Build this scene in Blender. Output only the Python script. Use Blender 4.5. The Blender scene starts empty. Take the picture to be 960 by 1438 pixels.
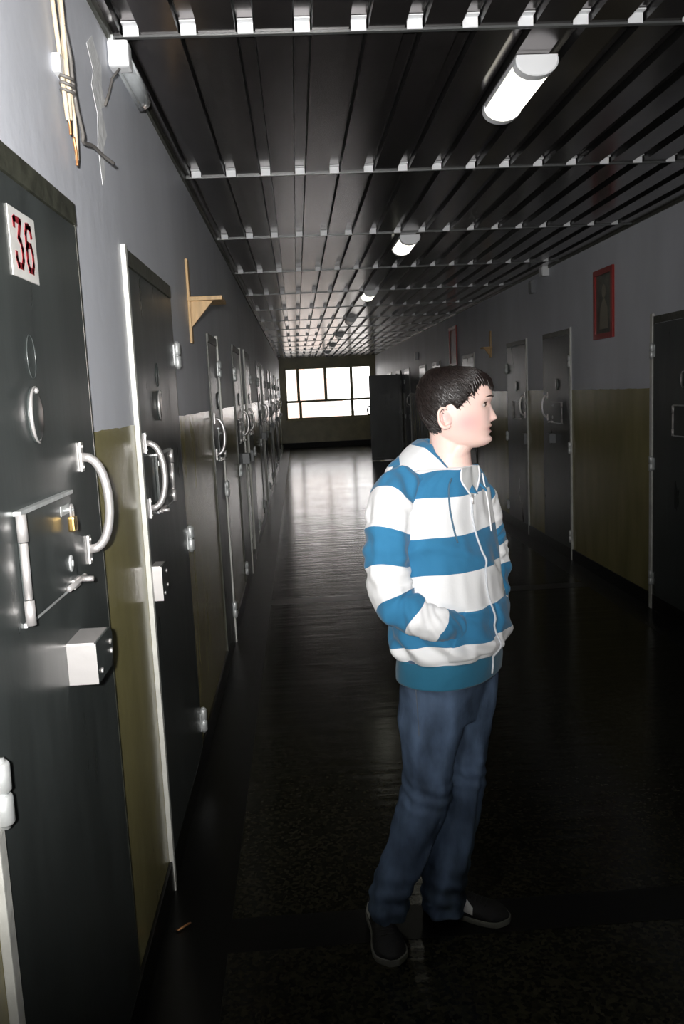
import bpy, bmesh, math, random
import numpy as np
from mathutils import Vector, Matrix, noise
random.seed(7)
C = bpy.context.scene.collection
PI = math.pi
# ------------------------------------------------------------------ place dimensions (metres)
XL, XR = -0.523, 2.54          # left / right wall planes
ZC, Y0, Y1 = 2.819, -2.2, 27.18
ZP, ZS = 1.61, 0.11             # top of the yellow dado, top of the dark skirting
EYE = 1.68
FPX, YAW, PIT, ROL = 1186.73, 0.0465, 0.1399, -0.0468
# ------------------------------------------------------------------ camera
fw = Vector((math.sin(YAW)*math.cos(PIT), math.cos(YAW)*math.cos(PIT), -math.sin(PIT)))
rr = Vector((math.cos(YAW), -math.sin(YAW), 0)); uu = rr.cross(fw)
r2 = math.cos(ROL)*rr + math.sin(ROL)*uu
u2 = -math.sin(ROL)*rr + math.cos(ROL)*uu
cam_d = bpy.data.cameras.new('camera'); cam = bpy.data.objects.new('camera', cam_d); C.objects.link(cam)
cam.matrix_world = Matrix(((r2.x, u2.x, -fw.x, 0), (r2.y, u2.y, -fw.y, 0), (r2.z, u2.z, -fw.z, EYE), (0, 0, 0, 1)))
cam_d.sensor_fit = 'HORIZONTAL'; cam_d.sensor_width = 24; cam_d.lens = FPX/960*24
cam_d.clip_start = 0.05; cam_d.clip_end = 300
bpy.context.scene.camera = cam
def at(x, y, Y):
    """point seen at photo pixel (x, y) lying on the plane at depth Y (used to take sizes from the photo)"""
    d = fw*FPX + r2*(x-480) - u2*(y-719)
    return Vector((0, 0, EYE)) + d*(Y/d.y)

# ------------------------------------------------------------------ materials
def mat(name, col, rough=.6, metal=0, spec=.5, bump=0, bscale=40, stretch=(1, 1, 1), var=0, vscale=6, coat=0, emit=None, estr=0, detail=4, bdist=.01, rvar=0):
    m = bpy.data.materials.new(name); m.use_nodes = True
    nt = m.node_tree; N = nt.nodes; L = nt.links; b = N['Principled BSDF']
    b.inputs['Base Color'].default_value = (*col, 1); b.inputs['Roughness'].default_value = rough
    b.inputs['Metallic'].default_value = metal; b.inputs['Specular IOR Level'].default_value = spec
    b.inputs['Coat Weight'].default_value = coat; b.inputs['Coat Roughness'].default_value = .15
    if emit:
        b.inputs['Emission Color'].default_value = (*emit, 1); b.inputs['Emission Strength'].default_value = estr
    tc = N.new('ShaderNodeTexCoord'); mp = N.new('ShaderNodeMapping'); mp.inputs['Scale'].default_value = stretch
    L.new(tc.outputs['Object'], mp.inputs['Vector'])
    if bump:
        t = N.new('ShaderNodeTexNoise'); t.inputs['Scale'].default_value = bscale; t.inputs['Detail'].default_value = detail
        L.new(mp.outputs[0], t.inputs['Vector'])
        bp = N.new('ShaderNodeBump'); bp.inputs['Strength'].default_value = bump; bp.inputs['Distance'].default_value = bdist
        L.new(t.outputs[0], bp.inputs['Height']); L.new(bp.outputs[0], b.inputs['Normal'])
    if var:
        t = N.new('ShaderNodeTexNoise'); t.inputs['Scale'].default_value = vscale; t.inputs['Detail'].default_value = 6
        L.new(mp.outputs[0], t.inputs['Vector'])
        rp = N.new('ShaderNodeValToRGB')
        rp.color_ramp.elements[0].position = .35; rp.color_ramp.elements[1].position = .68
        rp.color_ramp.elements[0].color = (*[c*(1-var) for c in col], 1); rp.color_ramp.elements[1].color = (*[min(1, c*(1+var)) for c in col], 1)
        L.new(t.outputs[0], rp.inputs[0]); L.new(rp.outputs[0], b.inputs['Base Color'])
        if rvar:
            mr = N.new('ShaderNodeMapRange'); mr.inputs['To Min'].default_value = max(.02, rough-rvar); mr.inputs['To Max'].default_value = rough+rvar
            L.new(t.outputs[0], mr.inputs[0]); L.new(mr.outputs[0], b.inputs['Roughness'])
    m['nodes'] = 1
    return m

def wall_material():
    """grey-blue distemper above, glossy ochre-olive oil paint below, dark skirting stripe"""
    m = bpy.data.materials.new('painted_wall'); m.use_nodes = True
    nt = m.node_tree; N = nt.nodes; L = nt.links; b = N['Principled BSDF']
    tc = N.new('ShaderNodeTexCoord'); sp = N.new('ShaderNodeSeparateXYZ'); L.new(tc.outputs['Object'], sp.inputs[0])
    n1 = N.new('ShaderNodeTexNoise'); n1.inputs['Scale'].default_value = 9; L.new(tc.outputs['Object'], n1.inputs['Vector'])
    md = N.new('ShaderNodeMath'); md.operation = 'MULTIPLY_ADD'; md.inputs[1].default_value = .012; L.new(n1.outputs[0], md.inputs[0]); L.new(sp.outputs['Z'], md.inputs[2])
    gt = N.new('ShaderNodeMath'); gt.operation = 'GREATER_THAN'; gt.inputs[1].default_value = ZP+.006; L.new(md.outputs[0], gt.inputs[0])
    gs = N.new('ShaderNodeMath'); gs.operation = 'LESS_THAN'; gs.inputs[1].default_value = ZS+.004; L.new(md.outputs[0], gs.inputs[0])
    def blotch(c, v, s, st=(1, 1, 1)):
        mp = N.new('ShaderNodeMapping'); mp.inputs['Scale'].default_value = st; L.new(tc.outputs['Object'], mp.inputs[0])
        t = N.new('ShaderNodeTexNoise'); t.inputs['Scale'].default_value = s; t.inputs['Detail'].default_value = 6; L.new(mp.outputs[0], t.inputs['Vector'])
        rp = N.new('ShaderNodeValToRGB'); rp.color_ramp.elements[0].position = .3; rp.color_ramp.elements[1].position = .7
        rp.color_ramp.elements[0].color = (*[k*(1-v) for k in c], 1); rp.color_ramp.elements[1].color = (*[min(1, k*(1+v)) for k in c], 1)
        L.new(t.outputs[0], rp.inputs[0]); return rp.outputs[0]
    up = blotch((.64, .66, .72), .08, 2.2, (1, 1, .4)); lo = blotch((.29, .26, .115), .2, 5, (1, 1, .25))
    mx = N.new('ShaderNodeMix'); mx.data_type = 'RGBA'; L.new(gt.outputs[0], mx.inputs[0]); L.new(lo, mx.inputs[6]); L.new(up, mx.inputs[7])
    m2 = N.new('ShaderNodeMix'); m2.data_type = 'RGBA'; L.new(gs.outputs[0], m2.inputs[0]); L.new(mx.outputs[2], m2.inputs[6]); m2.inputs[7].default_value = (.012, .012, .011, 1)
    L.new(m2.outputs[2], b.inputs['Base Color'])
    mr = N.new('ShaderNodeMapRange'); mr.inputs['To Min'].default_value = .2; mr.inputs['To Max'].default_value = .5; L.new(gt.outputs[0], mr.inputs[0]); L.new(mr.outputs[0], b.inputs['Roughness'])
    nb = N.new('ShaderNodeTexNoise'); nb.inputs['Scale'].default_value = 14; nb.inputs['Detail'].default_value = 5; L.new(tc.outputs['Object'], nb.inputs['Vector'])
    bp = N.new('ShaderNodeBump'); bp.inputs['Strength'].default_value = .25; bp.inputs['Distance'].default_value = .006; L.new(nb.outputs[0], bp.inputs['Height']); L.new(bp.outputs[0], b.inputs['Normal'])
    return m
def floor_material():
    m = mat('terrazzo', (.020, .021, .013), .3, bump=.8, bscale=4, bdist=.004, stretch=(.45, 2.6, 1), spec=.22)
    nt = m.node_tree; N = nt.nodes; L = nt.links; b = N['Principled BSDF']; tc = [n for n in N if n.type == 'TEX_COORD'][0]
    v = N.new('ShaderNodeTexVoronoi'); v.inputs['Scale'].default_value = 90; L.new(tc.outputs['Object'], v.inputs['Vector'])
    sx = N.new('ShaderNodeSeparateColor'); L.new(v.outputs['Color'], sx.inputs[0])
    rp = N.new('ShaderNodeValToRGB'); rp.color_ramp.elements[0].position = .2; rp.color_ramp.elements[0].color = (.008, .0085, .0052, 1)
    rp.color_ramp.elements[1].position = .95; rp.color_ramp.elements[1].color = (.034, .031, .02, 1)
    L.new(sx.outputs[0], rp.inputs[0]); L.new(rp.outputs[0], b.inputs['Base Color'])
    n = N.new('ShaderNodeTexNoise'); n.inputs['Scale'].default_value = 1.6; n.inputs['Detail'].default_value = 5; L.new(tc.outputs['Object'], n.inputs['Vector'])
    mr = N.new('ShaderNodeMapRange'); mr.inputs['To Min'].default_value = .13; mr.inputs['To Max'].default_value = .23; L.new(n.outputs[0], mr.inputs[0]); L.new(mr.outputs[0], b.inputs['Roughness'])
    return m
M = {}
M['wall'] = wall_material(); M['floor'] = floor_material()
M['band'] = mat('dark_terrazzo', (.004, .004, .0035), .3, bump=.2, bscale=8, bdist=.004, spec=.3, var=.3, vscale=70)
M['ceil'] = mat('lacquered_sheet', (.18, .165, .165), .19, metal=.9, bump=.08, bscale=5, stretch=(1.5, 1.5, 1), bdist=.004, var=.12, vscale=3)
M['groove'] = mat('groove_sheet', (.012, .012, .012), .3, metal=.3)
M['rail'] = mat('galvanised_rail', (.13, .135, .135), .35, metal=.5)
M['clip'] = mat('white_clip', (.80, .81, .83), .35)
M['door'] = mat('green_grey_gloss_paint', (.050, .057, .056), .3, bump=.3, bscale=5, stretch=(1, 1.4, .35), bdist=.006, var=.18, vscale=5, spec=.45, rvar=.08)
M['doorframe'] = mat('worn_frame_paint', (.050, .052, .038), .4, bump=.3, bscale=20, var=.35, vscale=18)
M['steel'] = mat('bright_steel', (.80, .77, .76), .38, metal=.75, bump=.05, bscale=30)
M['zinc'] = mat('zinc_plated', (.64, .66, .66), .45, metal=.55, bump=.1, bscale=50, var=.15, vscale=30)
M['brass'] = mat('brass', (.75, .50, .18), .25, metal=1)
M['dark'] = mat('black_gap', (.01, .01, .01), .6)
M['jamb'] = mat('whitewashed_jamb', (.62, .62, .58), .45, bump=.3, bscale=30, var=.12, vscale=12)
M['white'] = mat('white_plastic', (.82, .83, .85), .35)
M['redpaint'] = mat('dark_red_paint', (.26, .012, .02), .5)
M['plate'] = mat('white_enamel', (.70, .69, .66), .4, var=.08, vscale=20)
M['wood'] = mat('pale_pine', (.55, .36, .17), .5, bump=.2, bscale=20, stretch=(4, 4, .6), var=.2, vscale=10)
M['cable'] = mat('beige_cable', (.62, .52, .38), .5, var=.2, vscale=8)
M['cableg'] = mat('grey_cable', (.16, .15, .14), .5)
M['copper'] = mat('bare_copper', (.62, .30, .13), .35, metal=.7)
M['plaster'] = mat('patched_plaster', (.86, .87, .88), .7, bump=.4, bscale=30)
M['frame'] = mat('olive_window_paint', (.21, .19, .085), .4, var=.15, vscale=8)
M['glass'] = mat('window_glass', (1, 1, 1), .0)
M['glass'].node_tree.nodes['Principled BSDF'].inputs['Transmission Weight'].default_value = 1
M['glass'].node_tree.nodes['Principled BSDF'].inputs['IOR'].default_value = 1.03
M['cover'] = mat('clear_cover', (.80, .84, .86), .12); M['cover'].node_tree.nodes['Principled BSDF'].inputs['Transmission Weight'].default_value = .75
M['lit'] = mat('lit_diffuser', (.9, .9, .85), .4, emit=(1, .98, .82), estr=3.5)
M['unlit'] = mat('unlit_diffuser', (.50, .52, .50), .3)
M['picred'] = mat('red_frame', (.30, .015, .012), .35)
M['picdark'] = mat('dark_print', (.06, .065, .05), .3, var=.6, vscale=9)
M['picbrown'] = mat('brown_print', (.30, .06, .03), .4, var=.3, vscale=6)
M['pale'] = mat('pale_paint_print', (.22, .20, .15), .4)
M['facade'] = mat('peach_render', (.85, .62, .52), .8, var=.05)
M['pave'] = mat('courtyard_concrete', (.45, .44, .42), .9, var=.1)
M['pipe'] = mat('grey_pipe_paint', (.20, .21, .22), .4)

# ------------------------------------------------------------------ mesh builder
class MB:
    def __init__(s): s.v = []; s.f = []; s.mi = []; s.cur = 0; s.sm = []; s.smooth = False
    def add(s, vs, fs):
        o = len(s.v); s.v += [tuple(v) for v in vs]
        for f in fs: s.f.append(tuple(i+o for i in f)); s.mi.append(s.cur); s.sm.append(s.smooth)
        return s
    def box(s, a, b, bev=0):
        x0, y0, z0 = [min(p, q) for p, q in zip(a, b)]; x1, y1, z1 = [max(p, q) for p, q in zip(a, b)]
        if bev <= 0:
            return s.add([(x0,y0,z0),(x1,y0,z0),(x1,y1,z0),(x0,y1,z0),(x0,y0,z1),(x1,y0,z1),(x1,y1,z1),(x0,y1,z1)],
                         [(3,2,1,0),(4,5,6,7),(0,1,5,4),(1,2,6,5),(2,3,7,6),(3,0,4,7)])
        bm = bmesh.new(); bmesh.ops.create_cube(bm, size=1)
        for v in bm.verts: v.co = Vector(((x0+x1)/2+v.co.x*(x1-x0), (y0+y1)/2+v.co.y*(y1-y0), (z0+z1)/2+v.co.z*(z1-z0)))
        bev = min(bev, .45*min(x1-x0, y1-y0, z1-z0))
        bmesh.ops.bevel(bm, geom=bm.edges[:], offset=bev, segments=2, profile=.7, affect='EDGES')
        bm.verts.index_update(); s.add([v.co for v in bm.verts], [[v.index for v in f.verts] for f in bm.faces]); bm.free(); return s
    def tube(s, pts, r, n=12, caps=True):
        pts = [Vector(p) for p in pts]; R = r if isinstance(r, (list, tuple)) else [r]*len(pts)
        t0 = (pts[1]-pts[0]).normalized(); up = Vector((0, 0, 1)) if abs(t0.z) < .9 else Vector((1, 0, 0))
        nx = t0.cross(up).normalized(); vs = []
        for i, p in enumerate(pts):
            t = (pts[min(i+1, len(pts)-1)]-pts[max(i-1, 0)]).normalized()
            nx = (nx - t*nx.dot(t)).normalized(); ny = t.cross(nx)
            for k in range(n):
                a = 2*PI*k/n; vs.append(p+(nx*math.cos(a)+ny*math.sin(a))*R[i])
        fs = [(i*n+k, i*n+(k+1) % n, (i+1)*n+(k+1) % n, (i+1)*n+k) for i in range(len(pts)-1) for k in range(n)]
        if caps: fs += [tuple(range(n))[::-1], tuple((len(pts)-1)*n+k for k in range(n))]
        old = s.smooth; s.smooth = True; s.add(vs, fs); s.smooth = old; return s
    def prism(s, poly, d0, d1, conv):
        """polygon (list of 2-D points) extruded from d0 to d1; conv(u, w, d) -> xyz"""
        n = len(poly); vs = [conv(u, w, d0) for u, w in poly]+[conv(u, w, d1) for u, w in poly]
        return s.add(vs, [tuple(range(n))[::-1], tuple(range(n, 2*n))]+[(i, (i+1) % n, n+(i+1) % n, n+i) for i in range(n)])
    def loft(s, rings, caps=True, closed=True):
        n = len(rings[0]); vs = [p for r in rings for p in r]
        fs = [(i*n+k, i*n+(k+1) % n, (i+1)*n+(k+1) % n, (i+1)*n+k) for i in range(len(rings)-1) for k in range(n if closed else n-1)]
        if caps: fs += [tuple(range(n))[::-1], tuple((len(rings)-1)*n+k for k in range(n))]
        return s.add(vs, fs)
    def build(s, name, m, parent=None, loc=None):
        me = bpy.data.meshes.new(name)
        loc = Vector(loc) if loc is not None else None
        me.from_pydata([tuple(Vector(v)-loc) for v in s.v] if loc is not None else s.v, [], s.f)
        for q in (m if isinstance(m, (list, tuple)) else [m]): me.materials.append(q)
        me.polygons.foreach_set('material_index', s.mi); me.polygons.foreach_set('use_smooth', s.sm)
        bm = bmesh.new(); bm.from_mesh(me); bmesh.ops.recalc_face_normals(bm, faces=bm.faces); bm.to_mesh(me); bm.free()
        me.update()
        o = bpy.data.objects.new(name, me); C.objects.link(o)
        if loc is not None: o.location = loc
        if parent: link(o, parent)
        return o
def worldloc(o):
    v = Vector(o.location)
    while o.parent: o = o.parent; v = v+Vector(o.location)
    return v
def link(o, parent):
    """parent a piece whose own coordinates are in the place's frame"""
    o.parent = parent; o.location = Vector(o.location)-worldloc(parent)
def empty(name, loc): 
    o = bpy.data.objects.new(name, None); C.objects.link(o); o.location = loc; o.empty_display_size = .1; return o
def tag(o, label, cat, group=None):
    o['label'] = label; o['category'] = cat
    if group: o['group'] = group
    return o
def struct(o, label=None, cat=None):
    o['kind'] = 'structure'
    if label: o['label'] = label
    if cat: o['category'] = cat
    return o

# ------------------------------------------------------------------ room shell
mb = MB().box((XL-.2, Y0, -.2), (XR+.2, Y1+.2, 0)); struct(mb.build('floor', M['floor']), 'dark speckled terrazzo corridor floor with black border bands', 'floor')
mb = MB().box((XL-.2, Y0, 0), (XL, Y1, ZC+.2)); struct(mb.build('wall_left', M['wall']), 'left corridor wall, grey-blue above and olive-yellow oil paint below', 'wall')
mb = MB().box((XR, Y0, 0), (XR+.2, Y1, ZC+.2)); struct(mb.build('wall_right', M['wall']), 'right corridor wall, dim grey above and olive-yellow oil paint below', 'wall')
mb = MB().box((XL-.2, Y0-.2, 0), (XR+.2, Y0, ZC+.2)); struct(mb.build('wall_back', M['wall']), 'corridor end wall behind the viewer', 'wall')
# far wall with window hole
WX0, WX1, WZ0, WZ1 = -.36, 2.40, .90, 2.53
mb = MB().box((XL-.2, Y1, -.2), (WX0, Y1+.25, ZC+.2)).box((WX1, Y1, -.2), (XR+.2, Y1+.25, ZC+.2)).box((WX0, Y1, -.2), (WX1, Y1+.25, WZ0)).box((WX0, Y1, WZ1), (WX1, Y1+.25, ZC+.2))
M['farwall'] = mat('olive_far_wall', (.17, .15, .06), .35, var=.15, vscale=4)
struct(mb.build('wall_far', M['farwall']), 'olive end wall around the bright window', 'wall')
mb = MB().box((XL, Y1-.03, 0), (XR, Y1, .16), .004); struct(mb.build('baseboard_far', M['dark']), 'black skirting under the end window', 'baseboard')
# dark border bands laid in the floor (2 mm proud tiles strips)
mb = MB()
mb.box((XL, Y0, 0), (-.30, Y1, .0015)).box((XR-.216, Y0, 0), (XR, Y1, .0015)).box((-.30, 2.39, 0), (XR-.216, 2.56, .0015))
mb.box((-.30, 6.72, 0), (XR-.216, 6.89, .0015))
struct(mb.build('trim_1', M['band']), 'black terrazzo border bands laid in the floor', 'floor band')
# skirting boards (low, dark)
for nm, x0, x1 in (('left', XL, XL+.012), ('right', XR-.012, XR)):
    mb = MB().box((x0, Y0, 0), (x1, Y1, ZS), .003); struct(mb.build('baseboard_'+nm, M['band']), 'dark painted skirting along the %s wall' % nm, 'baseboard')
# ceiling: wide flat lacquered pans with recessed double grooves
P, G0 = .1785, -.457
xs = []
prof = [(XL-.2, ZC)]
k = 0
while G0+P*k < XR-.02:
    g = G0+P*k
    prof += [(g-.031, ZC), (g-.030, ZC+.036), (g-.026, ZC+.036), (g-.0255, ZC+.030), (g+.0255, ZC+.030), (g+.026, ZC+.036), (g+.030, ZC+.036), (g+.031, ZC)]
    k += 1
prof.append((XR+.2, ZC))
NG = k
mb = MB(); n = len(prof)
vs = [(x, Y0, z) for x, z in prof]+[(x, Y1, z) for x, z in prof]
mb.add(vs, [(i, i+1, n+i+1, n+i) for i in range(n-1)])
mb.cur = 1
for i in range(n-1):
    if prof[i][1] > ZC or prof[i+1][1] > ZC: pass
mb.mi = [0 if abs(prof[i][1]-prof[i+1][1]) < 1e-6 and (prof[i+1][0]-prof[i][0]) > .02 else 1 for i in range(n-1)]
mb.cur = 0; mb.box((XL-.2, Y0, ZC+.04), (XR+.2, Y1, ZC+.2))
struct(mb.build('ceiling', [M['ceil'], M['groove']]), 'dark glossy ribbed metal sheet ceiling', 'ceiling')
# cross rails with a white clip on every rib
rail_me = None
y = 2.857; i = 0
cm = MB().box((-.0245, -.004, -.006), (.0245, -.001, .0285), .001).box((-.0245, -.030, .0245), (.0245, -.004, .0285)); 
while y < Y1-.2:
    rb = MB().box((XL, y, ZC-.0075), (XR, y+.018, ZC+.0005), .001)
    rail = rb.build('trim_%d' % (i+2), M['rail'], loc=(XL, y, ZC)); struct(rail, 'thin metal cross rail with white clips under the ribbed ceiling', 'ceiling rail')
    for kk in range(NG):
        g = G0+P*kk
        if i == 0 and kk == 0: clip0 = cm.build('clip', M['clip']); c = clip0
        else: c = clip0.copy(); C.objects.link(c)
        c.location = (g, y, ZC); link(c, rail)
        c.scale = (1, 1, 1)
    y += 1.7402; i += 1
NR = i
# cornice gap along the left and right wall tops
mb = MB().box((XL, Y0, ZC-.03), (XL+.012, Y1, ZC)); o = mb.build('trim_%d' % (NR+2), M['doorframe']); struct(o, 'dark metal edge angle along the left wall top', 'ceiling edge')
mb = MB().box((XR-.012, Y0, ZC-.02), (XR, Y1, ZC)); o = mb.build('trim_%d' % (NR+3), M['doorframe']); struct(o, 'dark metal edge angle along the right wall top', 'ceiling edge')

# ------------------------------------------------------------------ end window
win = struct(empty('window_1', ((WX0+WX1)/2, Y1, WZ0)), 'wide end window of bright panes in olive frame', 'window')
mb = MB(); yf0, yf1 = Y1+.02, Y1+.09
def bar(x0, x1, z0, z1): mb.box((x0, yf0, z0), (x1, yf1, z1), .006)
bar(WX0, WX0+.05, WZ0, WZ1); bar(WX1-.05, WX1, WZ0, WZ1); bar(WX0, WX1, WZ1-.05, WZ1); bar(WX0, WX1, WZ0, WZ0+.05)
bar(WX0, WX1, 1.43, 1.50)
for xx in (.06, .93, 1.76): bar(xx-.045, xx+.045, 1.50, WZ1-.05)
for xx in (.10, 1.76): bar(xx-.045, xx+.045, WZ0+.05, 1.43)
mb.build('window_frame', M['frame'], win)
for (x0, x1, z0, z1) in ((WX0+.05, .015, 1.5, WZ1-.05), (.105, .885, 1.5, WZ1-.05), (.975, 1.715, 1.5, WZ1-.05), (1.805, WX1-.05, 1.5, WZ1-.05), (WX0+.05, .055, WZ0+.05, 1.43), (.145, 1.715, WZ0+.05, 1.43), (1.805, WX1-.05, WZ0+.05, 1.43)):
    MB().box((x0, Y1+.052, z0), (x1, Y1+.056, z1)).build('pane', M['glass'], win)
MB().box((WX0-.02, Y1-.06, WZ0-.04), (WX1+.02, Y1+.02, WZ0), .006).build('window_sill', M['frame'], win)

# outside: paved yard and a pale building across it
MB().box((-40, Y1+.3, -.4), (40, 90, -.25)).build('courtyard_ground', M['pave'])
struct(bpy.data.objects['courtyard_ground'], 'pale concrete yard outside the end window', 'ground')
bl = empty('apartment_building', (1.2, 62, -.25)); tag(bl, 'pale peach building seen overexposed through the end window', 'building')
MB().box((-1.5, 60, -.25), (3.2, 66, 4.6)).build('building_wall', M['facade'], bl)
MB().box((-1.7, 59.8, 4.6), (3.4, 66.2, 4.8)).build('roof', M['jamb'], bl)
for wx in (-.9, .6, 2.0):
    for wz in (.8, 2.7): MB().box((wx, 59.95, wz), (wx+.8, 60.02, wz+1.1), .01).build('window_opening', M['unlit'], bl)

# ------------------------------------------------------------------ cell doors
def wm(side):
    q = lambda p: p*.5 if p < .02 else p-.010          # fittings sit on a thin, nearly flush leaf
    return (lambda y, p, z: (XL+q(p), y, z)) if side == 'L' else (lambda y, p, z: (XR-q(p), y, z))
def wbox(mb, W, y0, y1, p0, p1, z0, z1, bev=0): return mb.box(W(y0, p0, z0), W(y1, p1, z1), bev)
def disc(mb, W, y, z, r, p0, p1, n=28, ry=None, dome=0):
    ry = ry or r
    prof = [(p0, 1), (p0+(p1-p0)*.6, 1), (p1, .86)]+([(p1+dome*.7, .5), (p1+dome, .12)] if dome else [])
    rings = [[W(y+ry*s*math.cos(2*PI*k/n), p, z+r*s*math.sin(2*PI*k/n)) for k in range(n)] for p, s in prof]
    mb.smooth = True; mb.loft(rings); mb.smooth = False; return mb
def pull_handle(W, y, z0, z1, prot, parent, r=.0105):
    mb = MB(); pts = []
    for k in range(15):
        t = k/14; a = PI*t
        s = math.sin(a)**.75
        pts.append(W(y, .022+prot*s, z0+(z1-z0)*(.5-.5*math.cos(a))))
    mb.tube(pts, r, 12)
    h = mb.build('pull_handle', M['steel'], parent)
    for z in (z0, z1):
        m2 = MB(); wbox(m2, W, y-.011, y+.011, .020, .026, z-.034, z+.034, .002)
        for dz in (-.024, .024): disc(m2, W, y, z+dz, .004, .026, .029, 8)
        m2.build('mounting_plate', M['steel'], h)
def lock_box(W, y0, y1, z0, z1, prot, parent, big=True):
    mb = MB(); ch = .028
    poly = [(y0, z0), (y1-ch, z0), (y1, z0+ch), (y1, z1-ch*.6), (y1-ch*.6, z1), (y0, z1)]
    mb.prism(poly, .02, .02+prot, lambda u, w, d: W(u, d, w))
    b = mb.build('lock_box', M['door'], parent)
    m2 = MB(); wbox(m2, W, y0-.003, y0, .020, .02+prot, z0, z1, .001); wbox(m2, W, y0, y1-.03, .020, .02+prot-.004, z1, z1+.0025)
    m2.build('flash_glare_edge', M['steel' if big else 'pipe'], b)  # pale front and top skins put in for the flash glare on the box
    if big:
        m3 = MB()
        for yy, zz in ((y0+.03, z0+.02), (y1-.025, z0+.035), (y1-.03, z1-.03)): disc(m3, W, yy, zz, .006, .02+prot, .024+prot, 10)
        m3.build('screw', M['steel'], b)
    return b
def hinge(W, y, z0, z1, parent, r=.016):
    mb = MB(); c = W(y, .030, 0)
    zs = [z0, z0+(z1-z0)*.48, z0+(z1-z0)*.52, z1]
    for a, b in ((zs[0], zs[1]), (zs[2], zs[3])):
        mb.tube([(c[0], c[1], a), (c[0], c[1], a+.004), (c[0], c[1], b-.004), (c[0], c[1], b)], [r*.8, r, r, r*.8], 14)
    mb.tube([(c[0], c[1], z0-.006), (c[0], c[1], z1+.006)], r*.55, 10)
    wbox(mb, W, y-.035, y+.035, .018, .023, z0+.01, z1-.01)
    return mb.build('hinge', M['zinc'], parent)
DN = 0
def cell_door(side, y0, y1, handle='far', ztop=2.16, jambs='n', detail=2, desc='', plate=None, hz=(1.34, 1.56), lock=True, hinges=True):
    """a steel cell door set in its frame on the corridor wall; handle='far' or 'near' end seen from the camera"""
    global DN; DN += 1
    W = wm(side); z0 = .045
    d = struct(empty('door_%d' % DN, W((y0+y1)/2, 0, 0)), desc, 'door')
    fr = MB()
    wbox(fr, W, y0, y0+.010, .001, .020, 0, ztop, .001); wbox(fr, W, y1-.010, y1, .001, .020, 0, ztop, .001)
    wbox(fr, W, y0+.010, y1-.010, .001, .024, ztop-.05, ztop, .001)
    fr.build('door_frame', M['doorframe'], d)
    lf = MB(); wbox(lf, W, y0+.012, y1-.012, .001, .020, z0, ztop-.053, .002)
    # folded edge of the sheet steel
    leaf = lf.build('door_leaf', M['door'], d)
    for j in jambs:
        jb = MB()
        if j == 'n': wbox(jb, W, y0-.030, y0-.001, .0, .026, 0.0, ztop+.01, .003)
        else: wbox(jb, W, y1+.001, y1+.04, .0, .030, 0.0, ztop+.02, .003)
        jb.build('door_jamb', M['jamb'], d)
    s = 1 if handle == 'far' else -1
    yh = y1-.155 if handle == 'far' else y0+.075
    ye = y1 if handle == 'far' else y0
    pull_handle(W, yh, hz[0], hz[1], .056, d)
    if hinges:
        yhg = y0-.008 if handle == 'far' else y1+.008
        for z in (.18, 1.02, 1.82): hinge(W, yhg, z, z+.105, d)
    # peephole with its swinging cover
    yp = y1-.47 if handle == 'far' else y0+.42
    pm = MB(); disc(pm, W, yp, 1.665, .055, .02, .0265, 28, .044)
    pc = pm.build('peephole_cover', M['door'], d)
    rm = MB()
    rm.tube([W(yp+.044*math.cos(PI/2+PI*k/16), .0275, 1.665+.055*math.sin(PI/2+PI*k/16)) for k in range(17)], [.001+.003*math.sin(PI*k/16) for k in range(17)], 6, False); rm.build('rim_highlight', M['steel'] if detail > 1 else M['zinc'], pc)  # crescent highlight on the cover's near edge, modelled as a tapered pale half-ring
    if detail > 1:
        rm = MB(); rm.tube([W(yp+.012+.026*math.sin(2*PI*k/20), .0215, 1.775+.045*math.cos(2*PI*k/20)*(1 if math.cos(2*PI*k/20) > 0 else .9)) for k in range(21)], .0012, 6, False); rm.build('cover_wire', M['door'], d)
    rv = MB(); disc(rv, W, yp, 1.712, .006, .026, .031, 10, dome=.002); rv.build('rivet', M['steel'], pc)
    # food hatch
    ya, yb = (y1-.64, y1-.305) if handle == 'far' else (y0+.235, y0+.545)
    yhh = ya if handle == 'far' else yb; yll = yb if handle == 'far' else ya
    hm = MB(); wbox(hm, W, ya, yb, .0205, .030, 1.295, 1.49, .002)
    hatch = hm.build('food_hatch', M['door'], d)
    fm = MB(); wbox(fm, W, ya-.01, yb+.01, .020, .034, 1.490, 1.498, .001); wbox(fm, W, ya-.01, yb+.01, .020, .026, 1.286, 1.294, .001)
    fm.build('hatch_frame', M['zinc'], hatch)
    hg = MB(); c = W(yhh-s*.004, .032, 0)
    for a, b in ((1.29, 1.335), (1.338, 1.44), (1.443, 1.492)): hg.tube([(c[0], c[1], a), (c[0], c[1], b)], .0095 if a != 1.338 else .0075, 12)
    hg.build('hatch_hinge', M['steel'], hatch)
    lm = MB(); disc(lm, W, yll-s*.045, 1.345, .018, .030, .034, 20, .014); disc(lm, W, yll-s*.045, 1.345, .007, .034, .037, 12, .005)
    lm.build('keyhole_escutcheon', M['zinc'], hatch)
    bm_ = MB(); a = W(yll-s*.09, .034, 1.298); b_ = W(yll+s*.045, .034, 1.298)
    bm_.tube([a, b_], .0065, 10); bm_.tube([W(yll+s*.01, .036, 1.298), W(yll+s*.01, .062, 1.298)], .006, 10)
    wbox(bm_, W, min(yll, yll-s*.05), max(yll, yll-s*.05), .030, .036, 1.288, 1.308)
    bm_.build('bolt', M['steel'], hatch)
    st = MB(); st.tube([W(yll-s*.055+.012*math.cos(PI*k/8), .030+.018*math.sin(PI*k/8), 1.462) for k in range(9)], .0028, 8)
    wbox(st, W, min(yll-s*.085, yll-s*.02), max(yll-s*.085, yll-s*.02), .028, .031, 1.452, 1.472)
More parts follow.
